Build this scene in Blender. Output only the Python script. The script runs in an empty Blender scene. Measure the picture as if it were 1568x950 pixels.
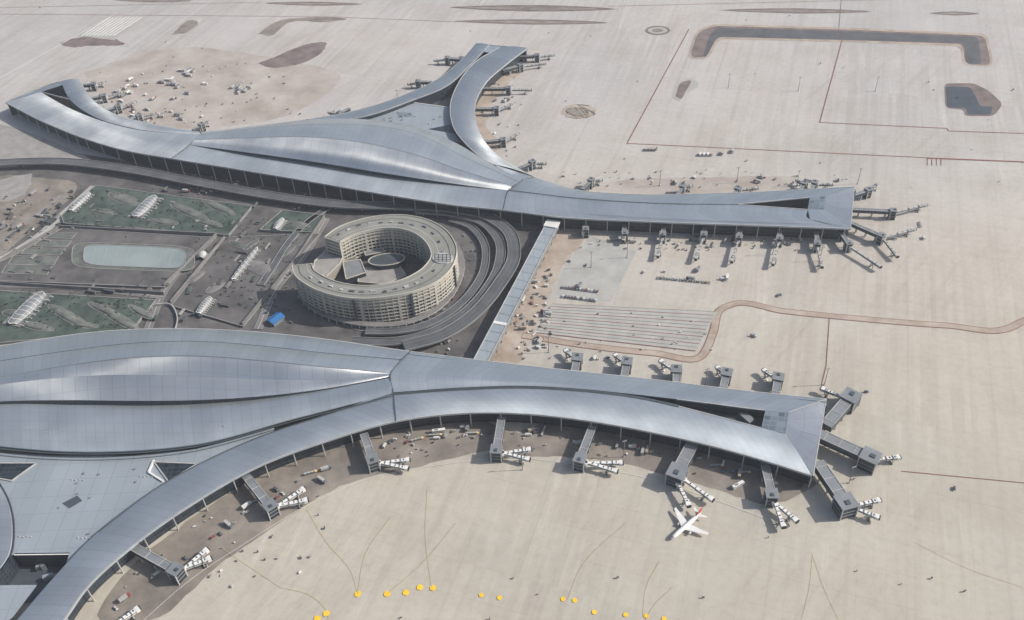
import bpy, math, random
from mathutils import Vector, Matrix
random.seed(7)
R=random.random
def U(a,b): return a+(b-a)*random.random()
HAZE=True
# ---------------------------------------------------------------- camera / survey transform
H=650.0; F=1400.0; TH=math.radians(41); RO=math.radians(3)
FW=Vector((0,math.cos(TH),-math.sin(TH))); UP0=Vector((0,math.sin(TH),math.cos(TH))); RT0=Vector((1,0,0))
RT=RT0*math.cos(RO)-UP0*math.sin(RO); UP=RT0*math.sin(RO)+UP0*math.cos(RO)
def W(u,v,z=0.0):
    d=FW+RT*((u-784)/F)+UP*(-(v-475)/F)
    t=(z-H)/d.z
    return Vector((d.x*t,d.y*t,z))
sc=bpy.context.scene
cam=bpy.data.cameras.new("camera"); co=bpy.data.objects.new("camera",cam); sc.collection.objects.link(co)
cam.sensor_width=36; cam.lens=36*F/1568; cam.clip_start=1; cam.clip_end=60000
m=Matrix((RT,UP,-FW)).transposed().to_4x4(); m.translation=Vector((0,0,H)); co.matrix_world=m
sc.camera=co
sc.view_settings.view_transform='Standard'; sc.view_settings.look='None'; sc.view_settings.exposure=0
EL=math.radians(37); AZ=math.radians(0)
sv=Vector((math.cos(EL)*math.cos(AZ),math.cos(EL)*math.sin(AZ),math.sin(EL)))
sl=bpy.data.lights.new("sun","SUN"); sl.energy=5.0; sl.angle=math.radians(0.5); sl.color=(1,0.96,0.89)
so=bpy.data.objects.new("sun",sl); sc.collection.objects.link(so); so.rotation_euler=sv.to_track_quat('Z','Y').to_euler(); so.location=(500,500,900)
w=bpy.data.worlds.new("World"); sc.world=w; w.use_nodes=True
sk=w.node_tree.nodes.new("ShaderNodeTexSky"); sk.sky_type='NISHITA'; sk.sun_disc=False; sk.sun_elevation=EL; sk.sun_rotation=math.radians(90)-AZ
sk.dust_density=3.0
bg=w.node_tree.nodes["Background"]; bg.inputs[1].default_value=0.13
w.node_tree.links.new(sk.outputs[0],bg.inputs[0])
# ---------------------------------------------------------------- materials
class NT:
    def __init__(s,name):
        s.m=bpy.data.materials.new(name); s.m.use_nodes=True; s.t=s.m.node_tree
        s.b=s.t.nodes["Principled BSDF"]; s.l=s.t.links
    def n(s,ty,**k):
        x=s.t.nodes.new(ty)
        for a,b in k.items(): setattr(x,a,b)
        return x
    def link(s,a,b): s.l.new(a,b)
    def set(s,sock,val):
        if isinstance(val,bpy.types.NodeSocket): s.l.new(val,sock)
        else: sock.default_value=val
    def math(s,op,a,b=0.0,c=0.0):
        x=s.n("ShaderNodeMath",operation=op); s.set(x.inputs[0],a); s.set(x.inputs[1],b)
        if op in('COMPARE','MULTIPLY_ADD'): s.set(x.inputs[2],c)
        return x.outputs[0]
    def mix(s,f,a,b,mode='MIX'):
        x=s.n("ShaderNodeMix",data_type='RGBA',blend_type=mode)
        s.set(x.inputs[0],f)
        s.set(x.inputs[6],a if not isinstance(a,tuple) else (*a,1)); s.set(x.inputs[7],b if not isinstance(b,tuple) else (*b,1))
        return x.outputs[2]
    def pos(s,rot=0.0,scale=(1,1,1)):
        g=s.n("ShaderNodeNewGeometry"); mp=s.n("ShaderNodeMapping")
        mp.inputs['Rotation'].default_value=(0,0,rot)
        s.link(g.outputs['Position'],mp.inputs['Vector'])
        mp2=s.n("ShaderNodeMapping"); mp2.inputs['Scale'].default_value=scale; s.link(mp.outputs[0],mp2.inputs[0])
        return mp2.outputs[0]
    def noise(s,vec,scale,detail=4,rough=0.6):
        x=s.n("ShaderNodeTexNoise"); s.link(vec,x.inputs['Vector']); x.inputs['Scale'].default_value=scale
        x.inputs['Detail'].default_value=detail; x.inputs['Roughness'].default_value=rough
        return x.outputs[0]
    def rng(s,v,a,b,c=0.0,d=1.0):
        x=s.n("ShaderNodeMapRange"); s.link(v,x.inputs[0])
        for i,q in enumerate((a,b,c,d)): x.inputs[i+1].default_value=q
        return x.outputs[0]
    def sep(s,v):
        x=s.n("ShaderNodeSeparateXYZ"); s.link(v,x.inputs[0]); return x.outputs
def P(name,c,rough=0.8,metal=0.0,var=0.25,scale=0.08,c2=None):
    k=NT(name); v=k.pos()
    n=k.noise(v,scale,5,0.65)
    a=tuple(x*(1-var) for x in c); b=c2 or tuple(min(x*(1+var),0.9) for x in c)
    col=k.mix(k.rng(n,0.3,0.7),a,b); k.link(col,k.b.inputs['Base Color'])
    k.b.inputs['Roughness'].default_value=rough; k.b.inputs['Metallic'].default_value=metal
    return k.m
GA=math.radians(20)
def concrete():
    k=NT("apron_concrete")
    v=k.pos(GA)
    xyz=k.sep(v)
    big=k.noise(k.pos(),0.0022,3,0.5); mid=k.noise(k.pos(),0.012,5,0.62); fine=k.noise(k.pos(),0.15,4,0.7)
    raw=k.sep(k.pos())
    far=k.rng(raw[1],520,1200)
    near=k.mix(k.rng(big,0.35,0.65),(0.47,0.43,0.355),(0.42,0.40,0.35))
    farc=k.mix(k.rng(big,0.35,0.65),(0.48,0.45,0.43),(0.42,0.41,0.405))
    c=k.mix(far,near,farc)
    for ax,per,amt,sv_ in ((0,5.5,0.24,(1,0.010,1)),(1,6.0,0.05,(0.012,1,1))):
        lane=k.math('FLOOR',k.math('DIVIDE',xyz[ax],per))
        other=k.math('FLOOR',k.math('DIVIDE',xyz[1-ax],130.0))
        comb=k.n("ShaderNodeCombineXYZ"); k.link(lane,comb.inputs[0]); k.link(other,comb.inputs[1])
        wn=k.n("ShaderNodeTexWhiteNoise",noise_dimensions='2D'); k.link(comb.outputs[0],wn.inputs['Vector'])
        f=k.math('MULTIPLY',wn.outputs[0],amt)
        msk=k.rng(k.noise(k.pos(),0.004,2,0.5),0.40,0.62) if ax==0 else k.rng(k.noise(k.pos(),0.005,2,0.5),0.6,0.45)
        c=k.mix(k.math('MULTIPLY',f,msk),c,(0.17,0.155,0.14))
        st=k.noise(k.pos(GA,sv_),0.12,4,0.65)
        c=k.mix(k.math('MULTIPLY',k.rng(st,0.50,0.72),0.28 if ax==0 else 0.10),c,(0.24,0.215,0.19))
    st=k.noise(k.pos(math.radians(42),(1,0.035,1)),0.09,5,0.7)
    c=k.mix(k.math('MULTIPLY',k.math('MULTIPLY',k.rng(st,0.50,0.72),k.rng(k.noise(k.pos(),0.006,2,0.5),0.42,0.6)),0.36),c,(0.25,0.215,0.185))
    st=k.noise(k.pos(math.radians(15),(1,0.03,1)),0.10,4,0.7)
    c=k.mix(k.math('MULTIPLY',k.math('MULTIPLY',k.rng(st,0.53,0.70),k.rng(k.noise(k.pos(0.5),0.005,2,0.5),0.46,0.6)),0.38),c,(0.60,0.57,0.52))
    c=k.mix(k.math('MULTIPLY',k.rng(mid,0.48,0.75),0.42),c,(0.33,0.285,0.24))
    c=k.mix(k.math('MULTIPLY',k.rng(mid,0.46,0.25),0.34),c,(0.54,0.515,0.475))
    c=k.mix(k.math('MULTIPLY',k.rng(fine,0.45,0.8),0.28),c,(0.22,0.19,0.16))
    for ax,per in ((0,22.0),(1,30.0)):
        fr=k.math('FRACT',k.math('DIVIDE',xyz[ax],per))
        ln=k.math('LESS_THAN',fr,0.018)
        c=k.mix(k.math('MULTIPLY',k.math('MULTIPLY',ln,k.rng(mid,0.35,0.6)),0.18),c,(0.12,0.10,0.09))
    k.link(c,k.b.inputs['Base Color']); k.b.inputs['Roughness'].default_value=0.85
    return k.m
def roofmat(name,c,per=9.0,rough=0.38,metal=0.55,an=0.85):
    k=NT(name); uv=k.n("ShaderNodeUVMap"); uv.uv_map="UVMap"; x=k.sep(uv.outputs[0])
    cell=k.math('FLOOR',k.math('DIVIDE',x[0],per*2)); wn=k.n("ShaderNodeTexWhiteNoise",noise_dimensions='1D'); k.link(cell,wn.inputs['W'])
    n=k.noise(k.pos(),0.02,4,0.6)
    col=k.mix(k.rng(n,0.3,0.7),tuple(q*0.9 for q in c),tuple(q*1.06 for q in c))
    col=k.mix(k.math('MULTIPLY',wn.outputs[0],0.14),col,(0.12,0.14,0.17))
    l1=k.math('LESS_THAN',k.math('FRACT',k.math('DIVIDE',x[0],per)),0.06)
    l2=k.math('LESS_THAN',k.math('FRACT',k.math('DIVIDE',x[1],per*1.3)),0.035)
    col=k.mix(k.math('MULTIPLY',k.math('MAXIMUM',l1,l2),0.20),col,(0.08,0.09,0.11))
    k.link(col,k.b.inputs['Base Color'])
    k.link(k.rng(n,0.3,0.7,rough-0.03,rough+0.06),k.b.inputs['Roughness']); k.b.inputs['Metallic'].default_value=metal
    if an:
        k.b.inputs['Anisotropic'].default_value=an
        tg=k.n("ShaderNodeTangent",direction_type='UV_MAP'); tg.uv_map="UVMap"; k.link(tg.outputs[0],k.b.inputs['Tangent'])
    return k.m
def glassmat(name,c,fr,px=3.0,pz=4.5,rough=0.2,wd=0.1):
    k=NT(name); uv=k.n("ShaderNodeUVMap"); uv.uv_map="UVMap"; x=k.sep(uv.outputs[0])
    l1=k.math('LESS_THAN',k.math('FRACT',k.math('DIVIDE',x[0],px)),wd)
    l2=k.math('LESS_THAN',k.math('FRACT',k.math('DIVIDE',x[1],pz)),wd*1.5)
    cc=k.n("ShaderNodeCombineXYZ"); k.link(k.math('FLOOR',k.math('DIVIDE',x[0],px)),cc.inputs[0]); k.link(k.math('FLOOR',k.math('DIVIDE',x[1],pz)),cc.inputs[1])
    wn=k.n("ShaderNodeTexWhiteNoise",noise_dimensions='2D'); k.link(cc.outputs[0],wn.inputs['Vector'])
    col=k.mix(wn.outputs[0],tuple(q*0.6 for q in c),tuple(q*1.5 for q in c))
    col=k.mix(k.math('MAXIMUM',l1,l2),col,fr)
    k.link(col,k.b.inputs['Base Color']); k.b.inputs['Roughness'].default_value=rough
    return k.m
M={}
M['conc']=concrete()
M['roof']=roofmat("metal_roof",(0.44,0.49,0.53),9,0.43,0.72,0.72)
M['roof2']=roofmat("metal_roof_lit",(0.62,0.65,0.665),12,0.37,0.84,0.84)  # same roof metal, lighter base colour painting the gleam on sunlit faces
M['deck']=roofmat("membrane_deck",(0.29,0.33,0.37),14,0.6,0.1,0)
M['fascia']=P("fascia_metal",(0.42,0.47,0.52),0.5,0.3,0.08)
M['gut']=P("gutter_metal",(0.06,0.08,0.09),0.6,0.2,0.2)
M['glass']=glassmat("curtain_wall",(0.015,0.022,0.032),(0.05,0.06,0.075),3.0,4.5,0.35)
M['dglass']=glassmat("glass_and_hole_shade",(0.015,0.022,0.03),(0.05,0.06,0.07),5,5,0.3)  # dark glazing; also laid flat as the shade inside deck holes
M['pglass']=glassmat("panel_glass",(0.11,0.14,0.17),(0.18,0.21,0.24),6,6,0.35)
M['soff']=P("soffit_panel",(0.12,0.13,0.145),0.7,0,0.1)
M['white']=P("white_paint",(0.66,0.66,0.64),0.5,0,0.1)
M['offw']=P("offwhite_metal",(0.42,0.42,0.41),0.5,0.1,0.15)
M['gray']=P("grey_metal",(0.22,0.235,0.25),0.5,0.2,0.15)
M['dgray']=P("dark_grey_metal",(0.07,0.085,0.10),0.5,0.2,0.2)
M['black']=P("rubber",(0.02,0.02,0.022),0.8,0,0.2)
M['asph']=P("asphalt",(0.08,0.085,0.095),0.9,0,0.3,0.05)
M['asphl']=P("worn_asphalt",(0.17,0.165,0.165),0.9,0,0.25,0.05)
M['serv']=P("service_asphalt",(0.21,0.185,0.16),0.9,0,0.4,0.03)
M['dirt']=P("bare_earth",(0.37,0.285,0.225),0.95,0,0.3,0.035,(0.44,0.385,0.33))
M['pink']=P("pink_earth",(0.39,0.325,0.285),0.95,0,0.25,0.02,(0.44,0.41,0.38))
M['brown']=P("brown_earth",(0.165,0.13,0.125),0.95,0,0.35,0.05)
M['line']=P("joint_sealant",(0.20,0.085,0.07),0.9,0,0.3,0.1)
M['wline']=P("white_marking",(0.60,0.59,0.56),0.8,0,0.15,0.1)
M['yline']=P("yellow_marking",(0.46,0.39,0.19),0.8,0,0.15,0.1)
M['yel']=P("yellow_paint",(0.80,0.50,0.02),0.7,0,0.1,0.1)
M['green']=P("lawn",(0.04,0.072,0.06),0.95,0,0.45,0.05,(0.095,0.125,0.11))
M['moss']=P("planting_mound",(0.10,0.12,0.11),0.95,0,0.4,0.07,(0.17,0.18,0.165))
M['pave']=P("dark_paving",(0.10,0.095,0.095),0.9,0,0.5,0.03)
M['pavel']=P("light_paving",(0.27,0.26,0.25),0.9,0,0.2,0.08)
M['water']=P("pool_basin",(0.24,0.285,0.29),0.4,0,0.15,0.02)
M['pond']=P("pond_water",(0.05,0.06,0.07),0.25,0,0.3,0.03)
M['cream']=P("hotel_stone",(0.46,0.44,0.385),0.8,0,0.08,0.1)
M['hroof']=P("hotel_roof_membrane",(0.215,0.215,0.195),0.85,0,0.15,0.04)
M['hwin']=glassmat("hotel_windows",(0.025,0.03,0.04),(0.28,0.26,0.23),4.2,40,0.25,0.22)
M['blue']=P("blue_sheet",(0.02,0.13,0.34),0.5,0,0.1)
M['red']=P("red_paint",(0.55,0.04,0.03),0.45,0,0.1)
M['gg']=P("grey_slab",(0.35,0.35,0.33),0.9,0,0.15,0.05)
M['shrub']=P("shrub_foliage",(0.035,0.055,0.035),0.95,0,0.5,0.3)
for i,c in enumerate([(0.6,0.6,0.58),(0.08,0.085,0.1),(0.28,0.07,0.06),(0.13,0.16,0.20),(0.3,0.31,0.32)]):
    M['car%d'%i]=P("vehicle_paint_%d"%i,c,0.35,0.1,0.05)
# ---------------------------------------------------------------- mesh helpers
class MB:
    def __init__(s): s.v=[];s.f=[];s.m=[];s.uv=[];s.sm=[];s.mats=[]
    def mi(s,k):
        if k not in s.mats: s.mats.append(k)
        return s.mats.index(k)
    def face(s,pts,mat,uv=None,sm=False):
        b=len(s.v); s.v+= [tuple(p) for p in pts]; s.f.append(tuple(range(b,b+len(pts)))); s.m.append(s.mi(mat))
        s.uv.append(uv or [(p[0],p[1]) for p in pts]); s.sm.append(sm)
    def grid(s,rows,mat,sm=True,flip=False):
        b=len(s.v); n=len(rows[0])
        ul=[0]
        mid=rows[len(rows)//2]
        for i in range(1,n): ul.append(ul[-1]+(mid[i]-mid[i-1]).length)
        vl=[[0]*n]
        for j in range(1,len(rows)): vl.append([vl[-1][i]+(rows[j][i]-rows[j-1][i]).length for i in range(n)])
        for r in rows: s.v+=[tuple(p) for p in r]
        for j in range(len(rows)-1):
            for i in range(n-1):
                q=[(j,i),(j,i+1),(j+1,i+1),(j+1,i)]
                if flip: q=q[::-1]
                s.f.append(tuple(b+a*n+c for a,c in q)); s.m.append(s.mi(mat)); s.uv.append([(ul[c],vl[a][c]) for a,c in q]); s.sm.append(sm)
    def beam(s,p0,p1,w,h,mat,top=None):
        d=(p1-p0); e=Vector((d.x,d.y,0)); 
        if e.length<1e-4: e=Vector((1,0,0))
        e.normalize(); n=Vector((-e.y,e.x,0))*(w/2); u=Vector((0,0,h))
        a=[p0-n,p0+n,p1+n,p1-n]; t=[q+u for q in a]
        s.face([t[0],t[3],t[2],t[1]],top or mat)
        s.face([a[0],a[1],a[2],a[3]],mat)
        for i in range(4):
            j=(i+1)%4; ll=(a[j]-a[i]).length
            s.face([a[i],t[i],t[j],a[j]],mat,[(0,0),(0,h),(ll,h),(ll,0)])
    def box(s,c,sx,sy,sz,mat,ang=0,top=None):
        e=Vector((math.cos(ang),math.sin(ang),0))*(sx/2)
        s.beam(Vector(c)-e,Vector(c)+e,sy,sz,mat,top)
    def cyl(s,c,r,h,mat,n=10,top=None,r2=None):
        c=Vector(c); r2=r if r2 is None else r2
        a=[c+Vector((math.cos(i*2*math.pi/n)*r,math.sin(i*2*math.pi/n)*r,0)) for i in range(n)]
        t=[c+Vector((math.cos(i*2*math.pi/n)*r2,math.sin(i*2*math.pi/n)*r2,h)) for i in range(n)]
        for i in range(n):
            j=(i+1)%n; s.face([a[i],a[j],t[j],t[i]],mat,sm=True)
        s.face(t,top or mat)
    def tube(s,p0,p1,r0,r1,mat,n=8):
        d=(p1-p0).normalized(); q=d.to_track_quat('Z','Y')
        A=[p0+q@Vector((math.cos(i*2*math.pi/n)*r0,math.sin(i*2*math.pi/n)*r0,0)) for i in range(n)]
        B=[p1+q@Vector((math.cos(i*2*math.pi/n)*r1,math.sin(i*2*math.pi/n)*r1,0)) for i in range(n)]
        for i in range(n):
            j=(i+1)%n; s.face([A[i],A[j],B[j],B[i]],mat,sm=True)
        s.face(B,mat); s.face(A[::-1],mat)
    def mesh(s,name):
        me=bpy.data.meshes.new(name); me.from_pydata(s.v,[],s.f)
        for k in s.mats: me.materials.append(M[k])
        me.polygons.foreach_set("material_index",s.m); me.polygons.foreach_set("use_smooth",s.sm)
        ul=me.uv_layers.new(name="UVMap"); fl=[c for f in s.uv for p in f for c in p]; ul.data.foreach_set("uv",fl)
        me.update(); return me
    def obj(s,name,parent=None,me=None):
        o=bpy.data.objects.new(name,me or s.mesh(name)); sc.collection.objects.link(o)
        if parent: o.parent=parent
        return o
def empty(name):
    o=bpy.data.objects.new(name,None); sc.collection.objects.link(o); return o
def cr(pts,n):
    k=len(pts[0]); P_=[tuple(2*pts[0][i]-pts[1][i] for i in range(k))]+list(pts)+[tuple(2*pts[-1][i]-pts[-2][i] for i in range(k))]
    L=[0]
    for i in range(1,len(pts)): L.append(L[-1]+math.hypot(pts[i][0]-pts[i-1][0],pts[i][1]-pts[i-1][1])+1e-6)
    out=[]
    for q in range(n):
        s=L[-1]*q/(n-1); i=0
        while i<len(pts)-2 and s>L[i+1]: i+=1
        t=(s-L[i])/(L[i+1]-L[i]); t=min(max(t,0),1)
        p0,p1,p2,p3=P_[i],P_[i+1],P_[i+2],P_[i+3]
        h0=L[i+1]-L[i]; hm=(L[i]-L[i-1]) if i>0 else h0; hp=(L[i+2]-L[i+1]) if i+2<len(L) else h0
        o=[]
        for c in range(k):
            m1=((p2[c]-p1[c])/h0*hm+(p1[c]-p0[c])/hm*h0)/(hm+h0)*h0
            m2=((p3[c]-p2[c])/hp*h0+(p2[c]-p1[c])/h0*hp)/(hp+h0)*h0
            t2,t3=t*t,t*t*t
            o.append((2*t3-3*t2+1)*p1[c]+(t3-2*t2+t)*m1+(-2*t3+3*t2)*p2[c]+(t3-t2)*m2)
        out.append(tuple(o))
    return out
def z3(pts,z): return [(p[0],p[1],p[2] if len(p)>2 else z) for p in pts]
def WL(pts,n,z=0): return [W(*p) for p in cr(z3(pts,z),n)]
def loft(mb,rows,mat,n=48,sub=1,crown=0,sm=True):
    R_=[WL(r,n) for r in rows]
    if sub>1:
        cols=[]
        for i in range(n):
            P_=[tuple(r[i]) for r in R_]
            res=[]
            for j in range(len(P_)-1):
                a=P_[j-1] if j>0 else tuple(2*P_[0][c]-P_[1][c] for c in range(3))
                d=P_[j+2] if j+2<len(P_) else tuple(2*P_[-1][c]-P_[-2][c] for c in range(3))
                for q in range(sub):
                    t=q/sub
                    v=[]
                    for c in range(3):
                        p0,p1,p2,p3=a[c],P_[j][c],P_[j+1][c],d[c]
                        v.append(0.5*((2*p1)+(-p0+p2)*t+(2*p0-5*p1+4*p2-p3)*t*t+(-p0+3*p1-3*p2+p3)*t**3))
                    if crown and len(P_)==2: v[2]+=crown*4*t*(1-t)
                    res.append(Vector(v))
            res.append(Vector(P_[-1])); cols.append(res)
        R_=[[cols[i][j] for i in range(n)] for j in range(len(cols[0]))]
    mb.grid(R_,mat,sm)
    return R_
def off(pts,d,closed=False):
    out=[];n=len(pts)
    for i in range(n):
        a=pts[(i-1)%n] if (closed or i>0) else pts[i]; b=pts[(i+1)%n] if (closed or i<n-1) else pts[i]
        e=Vector((b.x-a.x,b.y-a.y,0))
        if e.length<1e-6: e=Vector((1,0,0))
        e.normalize(); out.append(pts[i]+Vector((-e.y,e.x,0))*d)
    return out
def dz(pts,z): return [Vector((p.x,p.y,p.z+z)) for p in pts]
def az(pts,z): return [Vector((p.x,p.y,z)) for p in pts]
def eave(mb,pts,side,n=60,inset=7,fas=1.6,zb=0,col=0,cmb=None,wall='glass'):
    p=WL(pts,n)
    mb.grid([p,dz(p,-fas)],'fascia')
    q=off(p,side*inset); 
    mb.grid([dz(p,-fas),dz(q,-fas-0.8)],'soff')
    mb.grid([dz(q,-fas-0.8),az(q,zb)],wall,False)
    r=off(p,side*0.9); mb.grid([dz(p,0.35),dz(r,0.35)],'offw'); mb.grid([dz(p,0.35),dz(p,-0.3)],'offw')
    if col:
        acc=0
        for i in range(1,n):
            acc+=(p[i]-p[i-1]).length
            if acc>col:
                acc=0; c=off(p,side*1.6)[i]
                mb.tube(Vector((c.x,c.y,0)),Vector((c.x,c.y,p[i].z-fas)),0.7,0.55,'offw',6)
def ribbon(mb,pts,w,mat,z=None,n=60,zpts=0.0,closed=False):
    p=WL(pts,n,zpts)
    if z is not None: p=az(p,z)
    mb.grid([off(p,-w/2),off(p,w/2)],mat,False)
    return p
LAY=[0.02]
def nl():
    LAY[0]+=0.006; return LAY[0]
def patch(name,pts,mat,n=None,jit=0.0,smooth=True,z=None,parent=None):
    z=nl() if z is None else z
    if smooth:
        pts=cr(list(pts)+[pts[0]],n or len(pts)*8)[:-1]
    P_=[W(p[0],p[1],0) for p in pts]
    if jit: P_=[p+Vector((U(-jit,jit),U(-jit,jit),0)) for p in P_]
    mb=MB(); mb.face(az(P_,z),mat)
    o=mb.obj(name,parent)
    if o.data.polygons[0].normal.z<0: o.data.flip_normals()
    return o
def ell(cx,cy,rx,ry,a=0,n=28,j=0.0,sq=2.0):
    out=[]
    for i in range(n):
        t=i*2*math.pi/n; c,s=math.cos(t),math.sin(t)
        x=rx*math.copysign(abs(c)**(2/sq),c)*(1+U(-j,j)); y=ry*math.copysign(abs(s)**(2/sq),s)*(1+U(-j,j))
        out.append((cx+x*math.cos(a)-y*math.sin(a),cy+x*math.sin(a)+y*math.cos(a)))
    return out
# ---------------------------------------------------------------- ground
g=MB(); S=30000
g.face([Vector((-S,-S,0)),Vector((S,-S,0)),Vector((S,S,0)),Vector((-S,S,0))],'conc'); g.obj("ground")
patch("earth_ground",[(130,110),(250,75),(420,90),(520,120),(470,165),(380,190),(240,190),(180,170)],'pink',jit=3)
patch("earth_ground",[(700,150),(760,95),(800,100),(770,140),(750,165),(745,195),(770,225),(740,235),(700,200)],'dirt',jit=2)
patch("earth_ground",[(858,345),(900,352),(868,400),(842,450),(815,520),(800,553),(745,556),(780,470)],'dirt',jit=3)
patch("earth_ground",[(960,275),(1100,272),(1220,280),(1200,292),(980,296),(880,285)],'pink',jit=2)
patch("earth_ground",[(730,640),(560,665),(420,715),(300,790),(200,870),(150,950),(230,950),(330,870),(430,800),(520,745),(640,715),(760,690),(880,700)],'serv',jit=1)
patch("earth_ground",[(880,640),(1060,680),(1180,712),(1250,740),(1190,770),(1080,745),(960,712),(880,700),(760,690),(800,660)],'serv',jit=1)
patch("concrete_slab",[(868,400),(905,362),(975,385),(935,462),(845,455)],'gg',smooth=False)
patch("road_forecourt",[(-60,235),(60,225),(180,245),(330,262),(600,300),(770,325),(845,345),(800,440),(722,556),(600,545),(300,515),(-60,530)],'pave',smooth=False,jit=0)
patch("earth_ground",[(-60,185),(20,195),(100,225),(140,245),(60,250),(-60,250)],'pavel',jit=2)
patch("earth_ground",[(-60,270),(60,272),(120,285),(90,320),(40,360),(-60,430)],'serv',jit=2)
patch("earth_ground",[(-20,280),(50,272),(40,295),(-20,302)],'pavel',jit=2)
for c in [(818,13,128,5),(1220,17,116,4),(1462,21,38,3),(815,34,118,4),(480,6,75,3),(235,1,60,3)]:
    patch("grass_island",ell(c[0],c[1],c[2],c[3],0.01,40,0.03,1.5),'brown')
    patch("grass_island_centre",ell(c[0],c[1],c[2]*0.8,c[3]*0.45,0.01,30,0.05,1.5),'serv')
patch("earth_mound",[(395,97),(420,88),(450,75),(480,66),(500,67),(495,78),(475,92),(440,102),(405,102)],'brown',jit=1)
patch("earth_mound",[(395,52),(420,35),(470,27),(530,30),(500,34),(440,36),(415,55)],'serv',jit=1)
patch("earth_mound",[(92,66),(110,60),(180,62),(190,66),(140,70),(98,70)],'brown',jit=2)
patch("earth_mound",[(262,53),(295,31),(303,33),(285,50)],'serv',jit=1)
patch("earth_mound",ell(886,171,26,11,0,40,0.08),'dirt',jit=1)
patch("earth_mound",ell(884,172,17,7,0.1,40,0.10),'serv',jit=1)
patch("concrete_pad",[(120,55),(165,25),(215,30),(175,62)],'gg',smooth=False)
mb=MB(); zz=nl()
for i in range(9): mb.grid([az(WL([(124+i*6,55),(167+i*6,27)],2),zz),az(WL([(127+i*6,55),(170+i*6,27)],2),zz)],'wline',False)
mb.obj("pad_markings")
patch("round_pit",ell(1007,47,19,7),'brown'); patch("round_pit_rim",ell(1007,47,15,5),'gg'); patch("round_pit_base",ell(1007,47,9,3),'serv')
def rpoly(pts,r=6,n=6):
    out=[]
    for i in range(len(pts)):
        a,b,c=pts[i-1],pts[i],pts[(i+1)%len(pts)]
        la=math.hypot(a[0]-b[0],a[1]-b[1]); lc=math.hypot(c[0]-b[0],c[1]-b[1]); ra_=min(r,la*.4); rc_=min(r,lc*.4)
        p=(b[0]+(a[0]-b[0])/la*ra_,b[1]+(a[1]-b[1])/la*ra_); q=(b[0]+(c[0]-b[0])/lc*rc_,b[1]+(c[1]-b[1])/lc*rc_)
        for k_ in range(n+1):
            t=k_/n; out.append(tuple((1-t)**2*p[j]+2*t*(1-t)*b[j]+t*t*q[j] for j in (0,1)))
    return out
patch("trench_bank",rpoly([(1052,90),(1065,48),(1092,37),(1300,43),(1512,52),(1522,102),(1474,101),(1472,71),(1300,65),(1100,60),(1085,92)],12),'dirt',smooth=False)
patch("trench_slope",rpoly([(1056,88),(1068,50),(1094,40),(1300,46),(1508,55),(1518,100),(1477,99),(1475,68),(1300,62),(1098,57),(1080,89)],11),'brown',smooth=False)
patch("trench_base",rpoly([(1076,88),(1086,55),(1098,43),(1300,48.5),(1498,57),(1503,99),(1479,99),(1477,67),(1300,62),(1098,57),(1082,87)],8),'asph',smooth=False)
patch("earth_bank",[(1030,150),(1040,125),(1058,120),(1070,130),(1050,145),(1040,155)],'gg'); patch("earth_bank",[(1034,148),(1043,127),(1058,124),(1050,140),(1042,152)],'brown')
patch("pond_bank",rpoly([(1446,128),(1492,128),(1515,140),(1536,160),(1522,178),(1478,178),(1476,168),(1448,166)],8),'brown',smooth=False)
patch("pond",rpoly([(1448,133),(1486,134),(1496,152),(1500,163),(1520,164),(1517,176),(1481,176),(1479,166),(1450,165)],5),'pond',smooth=False)
mb=MB()
for p in [[(960,220),(1420,242),(1568,248)],[(1055,45),(960,220)],[(1290,60),(1255,188)],[(1255,188),(1450,197),(1452,201),(1600,206)],[(1290,-20),(1283,60)],[(1270,487),(1265,560),(1258,590)],[(1380,722),(1600,743)],[(930,10),(1568,-5)],[(0,12),(400,4)],[(1420,243),(1600,250)],[(0,120),(180,20)],[(0,22),(500,26),(700,34)]]:
    for a,b in zip(p[:-1],p[1:]): 
        hw=0.4 if a[1]>400 or a[1]<30 else 0.75
        mb.grid([az(off([W(*a),W(*b)],-hw),nl()),az(off([W(*a),W(*b)],hw),LAY[0])],'line' if a!=(0,120) else 'wline',False)
for i in range(4): 
    a,b=W(1420+i*7,242,0),W(1420+i*7,254,0); z=nl(); mb.grid([az(off([a,b],-0.4),z),az(off([a,b],0.4),z)],'line',False)
mb.obj("apron_joint_lines")
mb=MB(); z=nl(); bp=[(1640,470),(1568,492),(1545,503),(1450,499),(1300,487),(1200,477),(1120,467),(1103,475),(1092,510),(1075,545),(1000,541),(900,530),(800,514)]
ribbon(mb,bp,8,'dirt',z,160); z=nl(); p=az(WL(bp,160),z)
for o_ in(-4,4): mb.grid([off(p,o_-0.4),off(p,o_+0.4)],'line',False)
mb.obj("dirt_track")
mb=MB(); z=nl()
mb.grid([az([W(845,466),W(1098,478)],z),az([W(820,510),W(1066,538)],z)],'gg',False)
for i in range(12):
    t=i/11; a=W(845-25*t,466+44*t); b=W(1095-30*t,478+60*t); z=nl()
    mb.grid([az(off([a,b],-0.5),z),az(off([a,b],0.5),z)],'line' if i%2 else 'serv',False)
mb.obj("stand_markings")
mb=MB()
for (x,y) in [(548,910),(593,910),(622,908),(643,900),(663,901),(737,912),(765,916),(862,918),(880,920),(910,938),(958,942),(990,944),(1017,948),(500,940),(486,948),(1215,955)]:
    c=W(x,y,0); r=2.7 if x<700 else 2.0; z=nl(); n=16
    mb.face([c+Vector((math.cos(i*6.283/n)*r*U(.9,1.1),math.sin(i*6.283/n)*r*U(.9,1.1),z)) for i in range(n)],'yel')
mb.obj("yellow_apron_markings")
mb=MB()
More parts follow.
